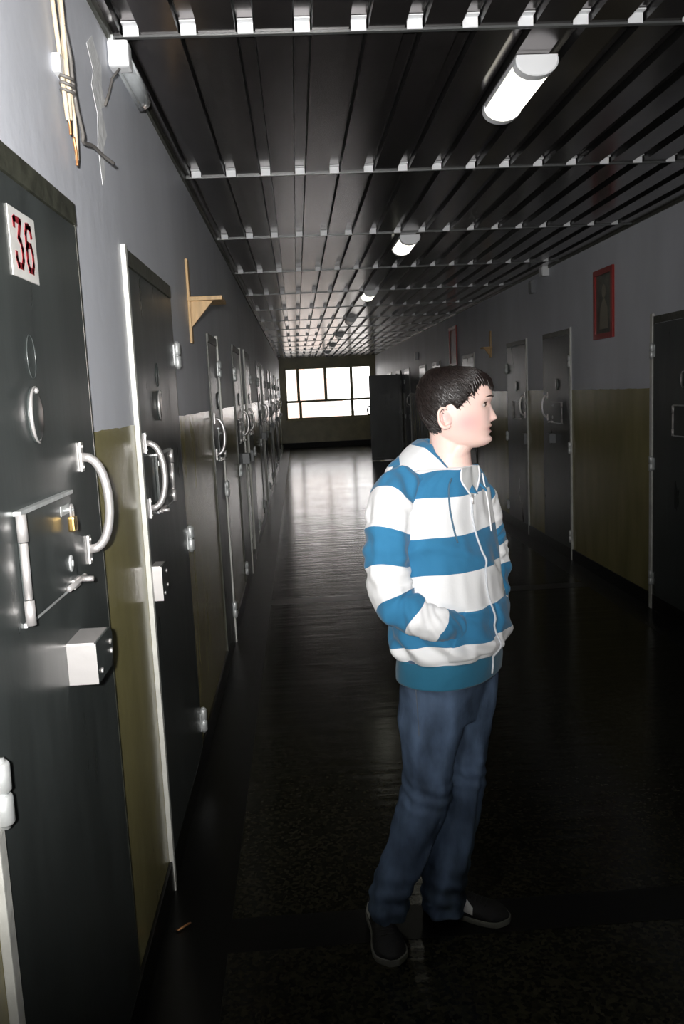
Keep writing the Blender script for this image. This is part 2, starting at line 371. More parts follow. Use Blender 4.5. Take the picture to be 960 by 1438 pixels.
    st.build('hasp', M['zinc'], hatch)
    if lock:
        if handle == 'far': lock_box(W, y1-.405, y1-.255, 1.092, 1.18, .062, d, detail > 1)
        else: lock_box(W, y0+.012, y0+.13, 1.02, 1.135, .034, d, detail > 1)
    if plate:
        pl = MB(); wbox(pl, W, *plate[0:2], .0205, .0225, *plate[2:4]); pl.build('number_plate', M['plate'], d)
    return d, (yll-s*.055)

def padlock(W, y, z, lab):
    r = empty('padlock', W(y, .045, z))
    tag(r, lab, 'padlock', None)
    b = MB(); wbox(b, W, y-.015, y+.015, .038, .052, z-.052, z-.020, .004); b.build('lock_body', M['brass'], r)
    s = MB(); s.tube([W(y-.009, .045, z-.022)]+[W(y+.009*math.cos(PI*k/8+PI)*1, .045, z-.006+.010*math.sin(PI*k/8)) for k in range(9)]+[W(y+.009, .045, z-.022)], .0028, 8)
    s.build('shackle', M['steel'], r)
    return r
WL, WR = wm('L'), wm('R')
d1, yk = cell_door('L', 1.31, 2.16, 'far', 2.16, 'n', 2, 'nearest steel cell door on the left, with a white plate reading 36', (1.640, 1.800, 1.925, 2.052))
padlock(WL, yk, 1.468, 'small brass padlock hanging on the food hatch of the door with plate 36')
# digits 3 and 6 in red enamel on the plate
plate = [o for o in d1.children if o.name.startswith('number_plate')][0]
def stroke(mb, pts, w, W, p0, p1):
    for (a, b) in zip(pts[:-1], pts[1:]):
        dy, dz = b[0]-a[0], b[1]-a[1]; l = math.hypot(dy, dz); ny, nz = -dz/l*w/2, dy/l*w/2; ey, ez = dy/l*w*.42, dz/l*w*.42
        mb.prism([(a[0]-ey+ny, a[1]-ez+nz), (b[0]+ey+ny, b[1]+ez+nz), (b[0]+ey-ny, b[1]+ez-nz), (a[0]-ey-ny, a[1]-ez-nz)], p0, p1, lambda u, w_, d: W(u, d, w_))
def digit(segs, yc, zc, name):
    mb = MB()
    for s_ in segs: stroke(mb, [(yc+u*.021, zc+v*.043) for u, v in s_], .0125, WL, .0225, .0232)
    mb.build(name, M['redpaint'], plate)
digit([[(-.95, .72), (-.95, .95), (-.7, 1), (.85, 1), (.1, .25), (.6, .12), (.9, -.2), (.9, -.65), (.55, -.97), (-.55, -.97), (-.9, -.7), (-.9, -.5)]], 1.688, 1.989, 'digit_three')
digit([[(.8, .62), (.6, .95), (.1, 1.0), (-.5, .95), (-.85, .6), (-.85, -.65), (-.5, -.97), (.5, -.97), (.85, -.65), (.85, -.15), (.5, .15), (-.5, .15), (-.85, -.05)]], 1.753, 1.989, 'digit_six')

d2, yk = cell_door('L', 2.775, 3.715, 'near', 2.16, 'n', 2, 'second steel cell door on the left, with white near jamb, beside the wooden bracket', hz=(1.325, 1.545))
padlock(WL, yk, 1.468, 'brass padlock behind the steel pull handle of the second left door')
cell_door('L', 5.17, 5.72, 'near', 2.07, 'f', 1, 'narrow third door on the left beyond the wooden bracket, with a thin white jamb on its far side', lock=False)
cell_door('L', 7.15, 8.0, 'far', 2.12, 'f', 1, 'fourth steel door along the left wall, catching window glare')
left_far = [(8.75, 9.6, 'near'), (11.4, 12.25, 'far'), (12.9, 13.75, 'near'), (15.6, 16.45, 'far'), (17.1, 17.95, 'near'), (19.8, 20.65, 'far'), (21.4, 22.25, 'near'), (24.2, 25.05, 'far')]
names = ['fifth', 'sixth', 'seventh', 'eighth', 'ninth', 'tenth', 'eleventh', 'last']
for (a, b, hn), nm in zip(left_far, names):
    cell_door('L', a, b, hn, 2.15, 'f' if hn == 'far' else 'n', 0, '%s steel door from the viewer along the receding left wall' % nm)
cell_door('R', 5.05, 5.95, 'near', 2.11, 'f', 1, 'nearest dark steel door at the right edge, with a white far jamb')
cell_door('R', 7.80, 8.66, 'far', 2.17, 'n', 1, 'second steel door on the right, beyond the red framed picture')
cell_door('R', 9.30, 10.16, 'near', 2.17, 'n', 1, 'third steel door on the right, just right of the person\'s face')
rf = [(12.05, 12.9, 'far', 'fourth'), (14.9, 15.75, 'near', 'fifth'), (16.6, 17.45, 'far', 'sixth'), (19.0, 19.85, 'near', 'seventh'), (22.6, 23.45, 'far', 'last')]
for a, b, hn, nm in rf: cell_door('R', a, b, hn, 2.15, 'n', 0, '%s steel door along the right wall, behind the person' % nm)
# open door leaf swung across the right side far down the corridor
DN += 1
od = struct(empty('door_%d' % DN, (XR, 20.5, 0)), 'dark door leaf swung open across the right side far down the corridor', 'door')
MB().box((1.745, 20.48, .02), (XR-.02, 20.53, 2.06), .004).build('door_leaf', M['door'], od)
m_ = MB(); m_.box((1.77, 20.472, .05), (1.80, 20.48, 2.03)).box((2.45, 20.472, .05), (2.48, 20.48, 2.03)).box((1.80, 20.472, 2.0), (2.45, 20.48, 2.03)).box((1.80, 20.472, .05), (2.45, 20.48, .08)); m_.build('edge_strip', M['door'], od)
m_ = MB(); m_.tube([(1.745, 20.50, 1.33), (1.70, 20.50, 1.32), (1.68, 20.50, 1.25), (1.70, 20.50, 1.14), (1.745, 20.50, 1.12)], .016, 10); m_.build('pull_handle', M['dark'], od)
for z in (.3, 1.1, 1.8):
    m_ = MB(); m_.tube([(XR-.02, 20.5, z), (XR-.02, 20.5, z+.12)], .018, 12); m_.build('hinge', M['zinc'], od)
m_ = MB(); m_.box((XR-.03, 20.54, 0), (XR, 20.60, 2.15), .004).box((XR-.03, 21.4, 0), (XR, 21.46, 2.15), .004).box((XR-.03, 20.60, 2.09), (XR, 21.40, 2.15), .004); m_.build('door_frame', M['doorframe'], od)

# ------------------------------------------------------------------ ceiling lamps
def ceiling_lamp(x, y, ln, lit, lab, grp):
    r = empty('ceiling_lamp', (x, y+ln/2, ZC)); tag(r, lab, 'ceiling light', grp)
    w, hgt = .074, .072; n = 16
    def sec(yy, s=1, z0=0): return [(x-w*s, yy, ZC-.012)]+[(x-w*s*math.cos(PI*k/n), yy, ZC-.022-(hgt-.022)*s*math.sin(PI*k/n)) for k in range(n+1)]+[(x+w*s, yy, ZC-.012)]
    b = MB().box((x-w, y, ZC-.022), (x+w, y+ln, ZC-.001), .003); b.build('lamp_base', M['white'], r)
    e1 = MB(); e1.loft([sec(y-.004, .95), sec(y, 1.03), sec(y+.045, 1.03)]); e1.build('end_cap', M['white'], r)
    e2 = MB(); e2.loft([sec(y+ln-.045, 1.03), sec(y+ln, 1.03), sec(y+ln+.004, .95)]); e2.build('end_cap', M['white'], r)
    dm = MB(); dm.smooth = True; dm.loft([sec(y+.045, .97), sec(y+ln-.045, .97)], caps=False); dm.build('diffuser', M['lit' if lit else 'unlit'], r)
LY = [3.10, 6.45, 9.8, 13.2, 16.6, 20.0, 23.4]
for i_, yy in enumerate(LY):
    lab = ['brightly lit ceiling lamp nearest the viewer, on the dark ribbed ceiling', 'second lit ceiling lamp from the viewer, on the ribbed ceiling', 'third and smallest lit ceiling lamp, near where the ceiling glare begins',
           'first unlit ceiling lamp, just beyond the last lit one', 'second unlit ceiling lamp, seen dark against the ceiling glare', 'third unlit ceiling lamp in the ceiling glare far down the corridor', 'farthest ceiling lamp, near the end window'][i_]
    ceiling_lamp(.90, yy, .54, i_ < 3, lab, 'corridor ceiling lamps')
# bulkhead lamp on the left wall top
r = empty('wall_lamp', (XL, 3.02, ZC-.1)); tag(r, 'unlit lamp with clear cover and white end cap high on the left wall', 'wall light')
x0 = XL+.002
MB().box((x0, 2.80, 2.735), (x0+.018, 3.24, 2.80), .003).build('lamp_base', M['zinc'], r)
MB().box((x0, 2.78, 2.700), (x0+.064, 2.84, 2.778), .010).build('end_cap', M['white'], r)
m_ = MB(); m_.smooth = True
ring = lambda yy, s: [(x0+.018+.044*s*math.sin(PI*k/12), yy, 2.739-.037*s*math.cos(PI*k/12)) for k in range(13)]
m_.loft([ring(2.84, 1), ring(3.20, 1), ring(3.235, .6)]); m_.build('clear_cover', M['cover'], r)
m_ = MB(); m_.tube([(x0+.032, 2.84, 2.742), (x0+.032, 3.18, 2.742)], .013, 12); m_.build('lamp_tube', M['white'], r)
m_ = MB(); m_.tube([(x0+.03, 2.80, 2.70), (XL+.012, 2.77, 2.66), (XL+.008, 2.72, 2.60), (XL+.006, 2.66, 2.55)], .004, 8); m_.build('lead', M['cableg'], r)
# white patches of plaster on the wall where a cable was chased
def blob(pts, name, lab):
    mb = MB(); mb.prism(pts, .0, .0016, lambda u, w, d: WL(u, d, w)); return tag(mb.build(name, M['plaster']), lab, 'plaster patch')
blob([(2.50, 2.66), (2.58, 2.71), (2.68, 2.66), (2.66, 2.60), (2.70, 2.56), (2.63, 2.53), (2.68, 2.47), (2.62, 2.42), (2.60, 2.33), (2.56, 2.30), (2.54, 2.40), (2.57, 2.50), (2.52, 2.56), (2.56, 2.61)], 'plaster_patch', 'irregular pale plaster patch on the left wall below the clear lamp')

# ------------------------------------------------------------------ loose cables and junction box
r = empty('hanging_cables', (XL, 2.22, 2.30)); tag(r, 'loose beige and grey cables running down the left wall above the nearest door', 'cable')
def wob(pts, amp=.004):
    return [WL(y_-.11+random.uniform(-amp, amp), p_+.01, z_) for y_, p_, z_ in pts]
cabs = [('beige_cable', 'cable', [(2.20, .012, 2.81), (2.205, .014, 2.74), (2.20, .016, 2.66), (2.215, .016, 2.58), (2.235, .015, 2.50), (2.24, .016, 2.44), (2.235, .02, 2.38), (2.24, .02, 2.345)], .0055),
        ('beige_cable', 'cable', [(2.26, .012, 2.81), (2.265, .014, 2.72), (2.275, .016, 2.64), (2.27, .02, 2.56), (2.262, .02, 2.50), (2.262, .022, 2.42), (2.26, .022, 2.35)], .0055),
        ('beige_cable', 'cable', [(2.23, .012, 2.81), (2.215, .022, 2.72), (2.24, .026, 2.62), (2.255, .024, 2.52), (2.26, .024, 2.44), (2.285, .024, 2.36), (2.30, .02, 2.27)], .005),
        ('grey_cable', 'cableg', [(2.25, .026, 2.56), (2.275, .030, 2.50), (2.28, .030, 2.44), (2.30, .03, 2.39), (2.34, .03, 2.345), (2.36, .025, 2.33), (2.45, .03, 2.345), (2.53, .035, 2.345), (2.60, .05, 2.34)], .0045),
        ('bare_wire', 'copper', [(2.24, .02, 2.36), (2.245, .022, 2.34), (2.25, .022, 2.315)], .0035),
        ('bare_wire', 'copper', [(2.285, .02, 2.32), (2.29, .022, 2.28), (2.285, .022, 2.255)], .0035)]
def smoothpts(p, sub=6):
    out = []
    for i in range(len(p)-1):
        a = Vector(p[max(i-1, 0)]); b = Vector(p[i]); c = Vector(p[i+1]); d = Vector(p[min(i+2, len(p)-1)])
        for k in range(sub):
            t = k/sub; out.append(.5*((2*b)+(c-a)*t+(2*a-5*b+4*c-d)*t*t+(3*b-a-3*c+d)*t**3))
    out.append(Vector(p[-1])); return out
for nm, mm, pts, rad in cabs:
    m_ = MB(); m_.tube(smoothpts(wob(pts, .003)), rad, 8); m_.build(nm, M[mm], r)
m_ = MB(); 
for z in (2.41, 2.425, 2.44): m_.tube([WL(2.145+.03*math.cos(2*PI*k/12), .032+.014*math.sin(2*PI*k/12), z+.003*math.sin(k)) for k in range(13)], .0035, 6)
m_.build('cable_tie', M['cableg'], r)
jb = MB(); wbox(jb, WL, 2.105, 2.16, .0, .030, 2.445, 2.487, .004)
tag(jb.build('junction_box', M['white']), 'small white junction box under the loose cables on the left wall', 'junction box')

# ------------------------------------------------------------------ wooden bracket shelf on the left wall
r = empty('shelf_bracket', WL(4.42, 0, 2.0)); tag(r, 'small pale pine corner shelf bracket on the left wall past the second door', 'shelf')
m_ = MB(); wbox(m_, WL, 4.39, 4.45, 0, .022, 1.965, 2.38, .003); m_.build('back_board', M['wood'], r)
m_ = MB(); wbox(m_, WL, 4.37, 4.62, .0, .185, 2.172, 2.192, .003); m_.build('shelf_board', M['wood'], r)
m_ = MB(); m_.prism([(.022, 2.172), (.135, 2.172), (.022, 2.045)], 4.405, 4.435, lambda u, w, d: WL(d, u, w)); m_.build('gusset', M['wood'], r)

# ------------------------------------------------------------------ right wall: pictures, boxes
def picture(y0, y1, z0, z1, fm, pm, nm, lab, cat, fw_=.035):
    r = empty(nm, WR((y0+y1)/2, 0, z0)); tag(r, lab, cat)
    m_ = MB(); wbox(m_, WR, y0, y0+fw_, 0, .03, z0, z1, .004); wbox(m_, WR, y1-fw_, y1, 0, .03, z0, z1, .004)
    wbox(m_, WR, y0+fw_, y1-fw_, 0, .03, z1-fw_, z1, .004); wbox(m_, WR, y0+fw_, y1-fw_, 0, .03, z0, z0+fw_, .004); m_.build('picture_frame', fm, r)
    m_ = MB(); wbox(m_, WR, y0+fw_, y1-fw_, 0, .012, z0+fw_, z1-fw_); return r, m_.build('print', pm, r)
r, pr = picture(6.71, 7.15, 2.02, 2.58, M['picred'], M['picdark'], 'framed_picture', 'red framed picture on the right wall between the two nearest right doors', 'picture', .045)
m_ = MB(); disc(m_, WR, 6.93, 2.40, .055, .012, .0135, 24, .045); m_.prism([(6.83, 2.10), (7.03, 2.10), (7.01, 2.27), (6.95, 2.34), (6.91, 2.34), (6.85, 2.27)], .012, .0134, lambda u, w, d: WR(u, d, w))
m_.build('painted_shape', M['pale'], r)
picture(13.32, 13.95, 2.02, 2.64, M['picred'], M['picbrown'], 'framed_picture', 'narrow red brown picture high on the right wall above the person\'s hair', 'picture', .05)
m_ = MB()
r = empty('shelf_bracket', WR(11.0, 0, 2.05)); tag(r, 'yellow wooden bracket on the right wall above the person\'s forehead', 'shelf')
m_ = MB(); wbox(m_, WR, 10.97, 11.05, 0, .025, 2.04, 2.38, .003); m_.build('back_board', M['wood'], r)
m_ = MB(); wbox(m_, WR, 10.92, 11.1, .0, .13, 2.16, 2.18, .003); m_.build('shelf_board', M['wood'], r)
m_ = MB(); m_.prism([(.025, 2.16), (.10, 2.16), (.025, 2.06)], 11.0, 11.02, lambda u, w, d: WR(d, u, w)); m_.build('gusset', M['wood'], r)
def small_box(y, z, w, hh, d, m, nm, lab, cat):
    r = empty(nm, WR(y, 0, z)); tag(r, lab, cat)
    m_ = MB(); wbox(m_, WR, y, y+w, 0, d, z, z+hh, .006); m_.build('housing', m, r)
    m_ = MB(); wbox(m_, WR, y+.01, y+w-.01, d, d+.004, z+.01, z+hh-.01, .002); m_.build('cover_plate', m, r)
small_box(8.44, 2.73, .13, .09, .075, M['white'], 'junction_box', 'small white box under the ceiling edge on the right wall', 'junction box')
small_box(8.93, 2.62, .12, .13, .05, M['pipe'], 'alarm_sounder', 'small dark box on the right wall beyond the white box', 'alarm')
small_box(15.0, 2.08, .12, .07, .06, M['white'], 'glint_box', 'small bright lamp box on the right wall just behind the person\'s hair', 'wall light')  # plain white box added in place of small bright reflections, not a lamp
small_box(17.6, 2.28, .16, .16, .07, M['white'], 'junction_box', 'tiny white box far along the right wall under the ceiling', 'junction box')
# orange scrap on the floor by the left wall
m_ = MB(); p = [(-.475, 2.520, .0016), (-.468, 2.513, .004), (-.44, 2.540, .005), (-.432, 2.548, .003)]
m_.tube([(x_, y_, z_+.004) for x_, y_, z_ in p], [.003, .004, .004, .002], 8)
tag(m_.build('orange_scrap', M['copper']), 'small orange scrap on the dark floor beside the left wall', 'litter')

# ================================================================== the person
def cat1(xs, ys, x):
    """smooth (monotone-ish cubic) interpolation of a table"""
    xs = np.array(xs, float); ys = np.array(ys, float)
    m = np.gradient(ys, xs); i = int(np.clip(np.searchsorted(xs, x)-1, 0, len(xs)-2))
    h_ = xs[i+1]-xs[i]; t = min(1, max(0, (x-xs[i])/h_))
    d = (ys[i+1]-ys[i])/h_; lim = 3*abs(d)
    m0 = math.copysign(min(abs(m[i]), lim), m[i]) if m[i]*d > 0 else 0; m1 = math.copysign(min(abs(m[i+1]), lim), m[i+1]) if m[i+1]*d > 0 else 0
    return (2*t**3-3*t**2+1)*ys[i]+(t**3-2*t**2+t)*h_*m0+(-2*t**3+3*t**2)*ys[i+1]+(t**3-t**2)*h_*m1
BLUE, WHITE, RIB = (.030, .165, .315), (.80, .80, .81), (.020, .125, .21)
def cloth(name, stops, attr='t'):
    m = mat(name, WHITE, .85, bump=.35, bscale=60, bdist=.002, detail=3, spec=.2)
    nt = m.node_tree; N = nt.nodes; L = nt.links; b = N['Principled BSDF']
    a = N.new('ShaderNodeAttribute'); a.attribute_name = attr
    rp = N.new('ShaderNodeValToRGB'); rp.color_ramp.interpolation = 'CONSTANT'
    E_ = rp.color_ramp.elements
    E_[0].position = 0; E_[0].color = (*stops[0][1], 1); E_[1].position = stops[1][0]; E_[1].color = (*stops[1][1], 1)
    for p_, c_ in stops[2:]:
        e = E_.new(p_); e.color = (*c_, 1)
    L.new(a.outputs['Fac'], rp.inputs[0]); L.new(rp.outputs[0], b.inputs['Base Color'])
    b.inputs['Sheen Weight'].default_value = .15
    return m
def setattr_(o, name, vals):
    at_ = o.data.attributes.new(name, 'FLOAT', 'POINT'); at_.data.foreach_set('value', vals)
def nz(x, y, z, s): return noise.noise(Vector((x*s, y*s, z*s)))

PY = 2.5
# ---- torso shape: table of height, centre x, half breadth, half depth, facing angle
TZ = [.79, .825, .86, .888, .905, .94, 1.0, 1.10, 1.25, 1.33, 1.38, 1.415, 1.445, 1.47, 1.49]
TX = [.420, .422, .424, .425, .427, .430, .428, .420, .408, .404, .406, .412, .425, .438, .445]
TA = [.188, .192, .192, .191, .203, .210, .212, .206, .198, .190, .176, .150, .112, .080, .070]
TB = [.142, .145, .146, .145, .154, .160, .160, .148, .134, .126, .118, .105, .088, .074, .066]
TP = [40, 40, 40, 40, 41, 42, 43, 45, 47, 48, 48, 47, 42, 36, 30]
def torso_pt(z, th, off=0.):
    cx = cat1(TZ, TX, z); a = cat1(TZ, TA, z)+off; b = cat1(TZ, TB, z)+off; ph = math.radians(cat1(TZ, TP, z))
    Fx, Fy = math.cos(ph), -math.sin(ph); Sx, Sy = Fy, -Fx        # S: his right-hand side
    c, s = math.cos(th), math.sin(th); e = 2/2.25
    u = b*math.copysign(abs(c)**e, c); v = a*math.copysign(abs(s)**e, s)
    if c < 0: u *= .92
    return Vector((cx+Fx*u+Sx*v, PY+Fy*u+Sy*v, z))
def fold(z, th):
    w = 0
    k = 1-min(1, abs(z-.93)/.09)
    if k > 0: w += k*.008*math.sin(th*9+2.4*math.sin(z*30))
    w += .008*noise.noise(Vector((math.cos(th)*2.2, math.sin(th)*2.2, z*7+th*.6)))
    w += .005*noise.noise(Vector((math.cos(th)*5, math.sin(th)*5, z*9-8)))
    dd = (z-1.08)-(.16*math.cos(th-.9)); w += .007*math.exp(-(dd/.018)**2)*max(0, math.cos(th-.6))
    dd = (z-.985)-(.10*math.cos(th-1.6)); w -= .007*math.exp(-(dd/.016)**2)*max(0, math.cos(th-.8))
    dd = (z-1.22)-(.08*math.cos(th-1.3)); w -= .004*math.exp(-(dd/.02)**2)*max(0, math.cos(th-1.2))
    w *= 1.35
    if z < .89: w *= .3
    return w
def torso_t(z, th):
    return (z-.018*math.cos(th)+.006*math.sin(3*th+1)-.78)/.75
person = None
NT = 128
def zt(z): return (z-.78)/.75
tm = cloth('striped_fleece', [(0, RIB), (zt(.888), WHITE), (zt(.938), BLUE), (zt(1.030), WHITE), (zt(1.143), BLUE), (zt(1.248), WHITE), (zt(1.358), BLUE), (zt(1.432), WHITE)])
zs = [.815+(1.450-.815)*i/150 for i in range(151)]
mb = MB(); mb.smooth = True; ta = []
rings = []
for z in zs:
    ring = []
    for k in range(NT):
        th = 2*PI*k/NT; ring.append(torso_pt(z, th, fold(z, th))); ta.append(torso_t(z, th) if z > .9 else (0 if z < .888 else .15))
    rings.append(ring)
inner = [torso_pt(.822, 2*PI*k/NT, -.012) for k in range(NT)]
rings = [inner]+rings; ta = [0]*NT+ta
mb.loft(rings)
# ---- head and neck (skin): tables taken from the profile
HC = at(638, 570, 2.48); HA = math.radians(9)
HF = Vector((math.cos(HA), -math.sin(HA), 0)); HS = Vector((HF.y, -HF.x, 0))   # HS: his right, towards the viewer
def hu(px, py): return (at(px, py, 2.48).x-HC.x)/math.cos(HA)
def hz_(py, px=650): return at(px, py, 2.48).z
rows = [  # py, front px, back px, half width (m)
 (519.5, 640, 636, .006), (521, 654, 618, .026), (525, 667, 606, .044), (532, 678, 598, .058), (540, 685, 594, .067), (549, 688, 592, .0725), (557, 689, 591.5, .075), (563, 688.3, 592, .076),
 (568, 686, 593, .0765), (575, 686, 595, .076), (584, 686.5, 598, .074), (591, 686.5, 602, .0705), (598, 687, 606, .066), (604, 686.5, 610, .0615), (611, 686, 614, .056), (617, 687.5, 620, .049), (622, 685.5, 628, .041), (626, 680, 640, .030), (629, 670, 652, .014)]
HZ = [hz_(r_[0]) for r_ in rows][::-1]; HFr = [hu(r_[1], r_[0]) for r_ in rows][::-1]; HBk = [hu(r_[2], r_[0]) for r_ in rows][::-1]; HW = [r_[3] for r_ in rows][::-1]
def g(x, s): return math.exp(-(x/s)**2)
ze, zn, zm, zc, zb = hz_(569), hz_(586), hz_(603), hz_(618), hz_(559)
def head_pt(z, th, off=0.):
    f = cat1(HZ, HFr, z)+off; b = cat1(HZ, HBk, z)-off; w = cat1(HZ, HW, z)+off
    mid = b+(f-b)*.46
    c, s = math.cos(th), math.sin(th)
    if c >= 0: u = mid+(f-mid)*c**1.12; v = w*math.copysign(abs(s)**.96, s)
    else: u = mid+(mid-b)*c; v = w*s
    if off <= .004 and c > 0:
        # nose: bridge, tip, wings
        N_ = 0
        if zn-.016 < z < ze+.010:
            t = (ze+.010-z)/(ze+.010-(zn-.016))
            N_ = .0265*(t**1.25)*(1-max(0, (t-.80)/.20)**2) if t < 1 else 0
            N_ *= math.exp(-(abs(v)/(.0085+.0065*t))**2.4)
        u += N_
        u -= .0085*g(z-ze, .010)*(g(abs(v)-.031, .014))           # eye sockets
        u += .0035*g(z-zb, .006)*g(abs(v)-.028, .02)               # brow
        u += .0045*g(z-hz_(598.5), .0032)*g(v, .019)+.0045*g(z-hz_(607), .0034)*g(v, .017)   # lips
        u -= .0045*g(z-zm, .0022)*g(v, .024)
        u -= .003*g(z-hz_(611.5), .004)*g(v, .02)
        u += .004*g(z-zc, .009)*g(v, .02)
        u -= .002*g(z-hz_(594), .004)*g(v, .004)
    return HC+HF*u+HS*v+Vector((0, 0, z-HC.z))
hb = MB(); hb.smooth = True
n1, n2 = 110, 112
z0_, z1_ = HZ[0]+.0005, HZ[-1]-.0003
hb.loft([[head_pt(z0_+(z1_-z0_)*i/n1, 2*PI*k/n2) for k in range(n2)] for i in range(n1+1)])
# neck down into the collar
nk = [(590, 628, .050, .056), (606, 631, .052, .058), (622, 632, .054, .060), (636, 632, .056, .062), (652, 631, .064, .068), (672, 627, .082, .09), (690, 622, .08, .11)]
hb.loft([[Vector((at(cx, py, 2.49).x, 2.49+.004*i, hz_(py, cx)))+HF*(b*math.cos(2*PI*k/40))+HS*(a*math.sin(2*PI*k/40)) for k in range(40)] for i, (py, cx, a, b) in enumerate(nk)])
# jaw-neck bridge under the chin
hb.loft([[Vector((at(cx, py, 2.485).x, 2.485, hz_(py, cx)))+HF*(b*math.cos(2*PI*k/24))+HS*(a*math.sin(2*PI*k/24)) for k in range(24)] for py, cx, a, b in ((608, 648, .040, .045), (620, 648, .042, .045), (632, 640, .042, .045), (645, 634, .04, .04))])
# ears
def ear(sgn):
    e = MB(); e.smooth = True
    ec = HC+HF*hu(625, 585)+Vector((0, 0, hz_(585)-HC.z)); w = .0745
    def ep(a, r, out): return ec+HF*(r*.72*math.cos(a)-.004*math.sin(a)*0+(-.006 if math.sin(a) > 0 else 0)*math.sin(a))+Vector((0, 0, r*1.12*math.sin(a)))+HS*sgn*(w+out)
    pts = []; rad = []
    for i in range(26):
        a = math.radians(-20)+math.radians(-300)*(-1)*i/25*1.0
        a = math.radians(60)+math.radians(255)*i/25
        pts.append(ep(a, .0265 if math.sin(a) > -.3 else .0265-.003*(-math.sin(a)), .010-.006*math.cos(a)+.002)); rad.append(.0042+.0022*max(0, -math.sin(a)))
    e.tube(pts, rad, 10)
    pts = [ep(math.radians(100+i*14), .0165, .009) for i in range(12)]; e.tube(pts, .003, 8)
    rings = []
    for j in range(7):
        s_ = math.cos(PI/2*j/6.2); rings.append([ep(2*PI*k/28, .0265*s_, -.004+.0115*(j/6)) for k in range(28)])
    e.loft(rings); return e
for sg in (1, -1):
    e = ear(sg); hb.add(e.v, e.f)
o = hb.build('person_tmp', M['dark'])
md = o.modifiers.new('r', 'REMESH'); md.mode = 'VOXEL'; md.voxel_size = .0024; md.use_smooth_shade = True
ms = o.modifiers.new('s', 'SMOOTH'); ms.factor = .5; ms.iterations = 2
bpy.context.view_layer.update()
dg = bpy.context.evaluated_depsgraph_get(); me = bpy.data.meshes.new_from_object(o.evaluated_get(dg)); me.name = 'person'
bpy.data.objects.remove(o)
person = bpy.data.objects.new('person', me); C.objects.link(person)
me.polygons.foreach_set('use_smooth', [True]*len(me.polygons))
tag(person, 'young person in blue and white striped hoodie and jeans, hands in pockets, looking right', 'person')
sk = mat('skin', (.70, .44, .36), .5, bump=.12, bscale=180, bdist=.001, spec=.4)
b_ = sk.node_tree.nodes['Principled BSDF']; b_.inputs['Subsurface Weight'].default_value = .12; b_.inputs['Subsurface Radius'].default_value = (.012, .005, .003)
ca = sk.node_tree.nodes.new('ShaderNodeVertexColor'); ca.layer_name = 'skin_tone'; sk.node_tree.links.new(ca.outputs[0], b_.inputs['Base Color'])
me.materials.clear(); me.materials.append(sk)
cols = []
base, flush, lip, brow_, stub = np.array((.78, .55, .49)), np.array((.80, .37, .37)), np.array((.55, .17, .19)), 0, 0
for v in me.vertices:
    p = v.co-HC; u = p.dot(HF); s_ = abs(p.dot(HS)); z = v.co.z
    c = base.copy()
    k = .75*g(u-.035, .035)*g(z-hz_(592), .028)*min(1, s_/.03); c = c*(1-k)+flush*k
    k = .6*g(z-hz_(583), .016)*g(s_-.08, .012)*g(u-hu(625, 585), .02); c = c*(1-k)+flush*k
    fr = cat1(HZ, HFr, min(max(z, HZ[0]), HZ[-1]))
    if abs(z-zm) < .009 and u > fr-.03:
        k = .95*g(z-zm, .0066)*g(s_, .024); c = c*(1-k)+lip*k
    cols += [*c, 1]
ca_ = me.color_attributes.new('skin_tone', 'FLOAT_COLOR', 'POINT'); ca_.data.foreach_set('color', cols)

def part(mb, name, m, parent): return mb.build(name, m, parent)
# eyes
M['eyewhite'] = mat('eye_white', (.50, .43, .40), .25); M['iris'] = mat('iris', (.05, .03, .02), .15); M['lash'] = mat('lash_hair', (.035, .02, .015), .6)
def sphere(mb, c, r, n=16, m_=10, sc=(1, 1, 1)):
    mb.smooth = True
    rings = [[Vector(c)+HF*(r*sc[0]*math.cos(PI*(j/(m_)-.5))*math.cos(2*PI*k/n))+HS*(r*sc[1]*math.cos(PI*(j/m_-.5))*math.sin(2*PI*k/n))+Vector((0, 0, r*sc[2]*math.sin(PI*(j/m_-.5)))) for k in range(n)] for j in range(m_+1)]
    mb.loft(rings, caps=False); return mb
for sg in (1, -1):
    fz = cat1(HZ, HFr, ze)
    th_e = min(((abs((head_pt(ze, a_)-HC).dot(HS)-sg*.031), a_) for a_ in [sg*PI/2*j/120 for j in range(120)]))[1]
    ec = HC+HF*((head_pt(ze, th_e)-HC).dot(HF)-.0070)+HS*(sg*.0315)+Vector((0, 0, ze-HC.z))
    eye = sphere(MB(), ec, .0120, sc=(1.06, 1.05, .75)).build('eye', M['eyewhite'], person)
    sphere(MB(), ec+HF*.0068+HS*(sg*.0018), .0076, sc=(.9, 1, .9)).build('iris', M['iris'], eye)
    m_ = MB(); m_.tube([ec+HF*(.0125*math.cos(a))+HS*(.0135*math.sin(a))+Vector((0, 0, .0062-.003*math.sin(a)**2)) for a in [math.radians(-70+14*i) for i in range(11)]], [.001]+[.0024]*9+[.001], 6)
    m_.build('eyelashes', M['lash'], eye)
    m_ = MB(); pts = []
    for i in range(13):
        v_ = .010+.036*i/12; zz = zb+.0005+.004*math.sin(PI*i/12*.9)-.001*i/12
        th = 0.0
        # walk the head surface for this side offset
        best = min(((abs((head_pt(zz, a_)-HC).dot(HS)-sg*v_), a_) for a_ in [sg*PI/2*j/90 for j in range(90)]))
        pts.append(head_pt(zz, best[1])+HF*.0012)
    m_.tube(pts, [.001, .002, .0028, .003, .003, .003, .0028, .0028, .0025, .0022, .0018, .0014, .0008], 7)
    m_.build('eyebrow', M['lash'], person)
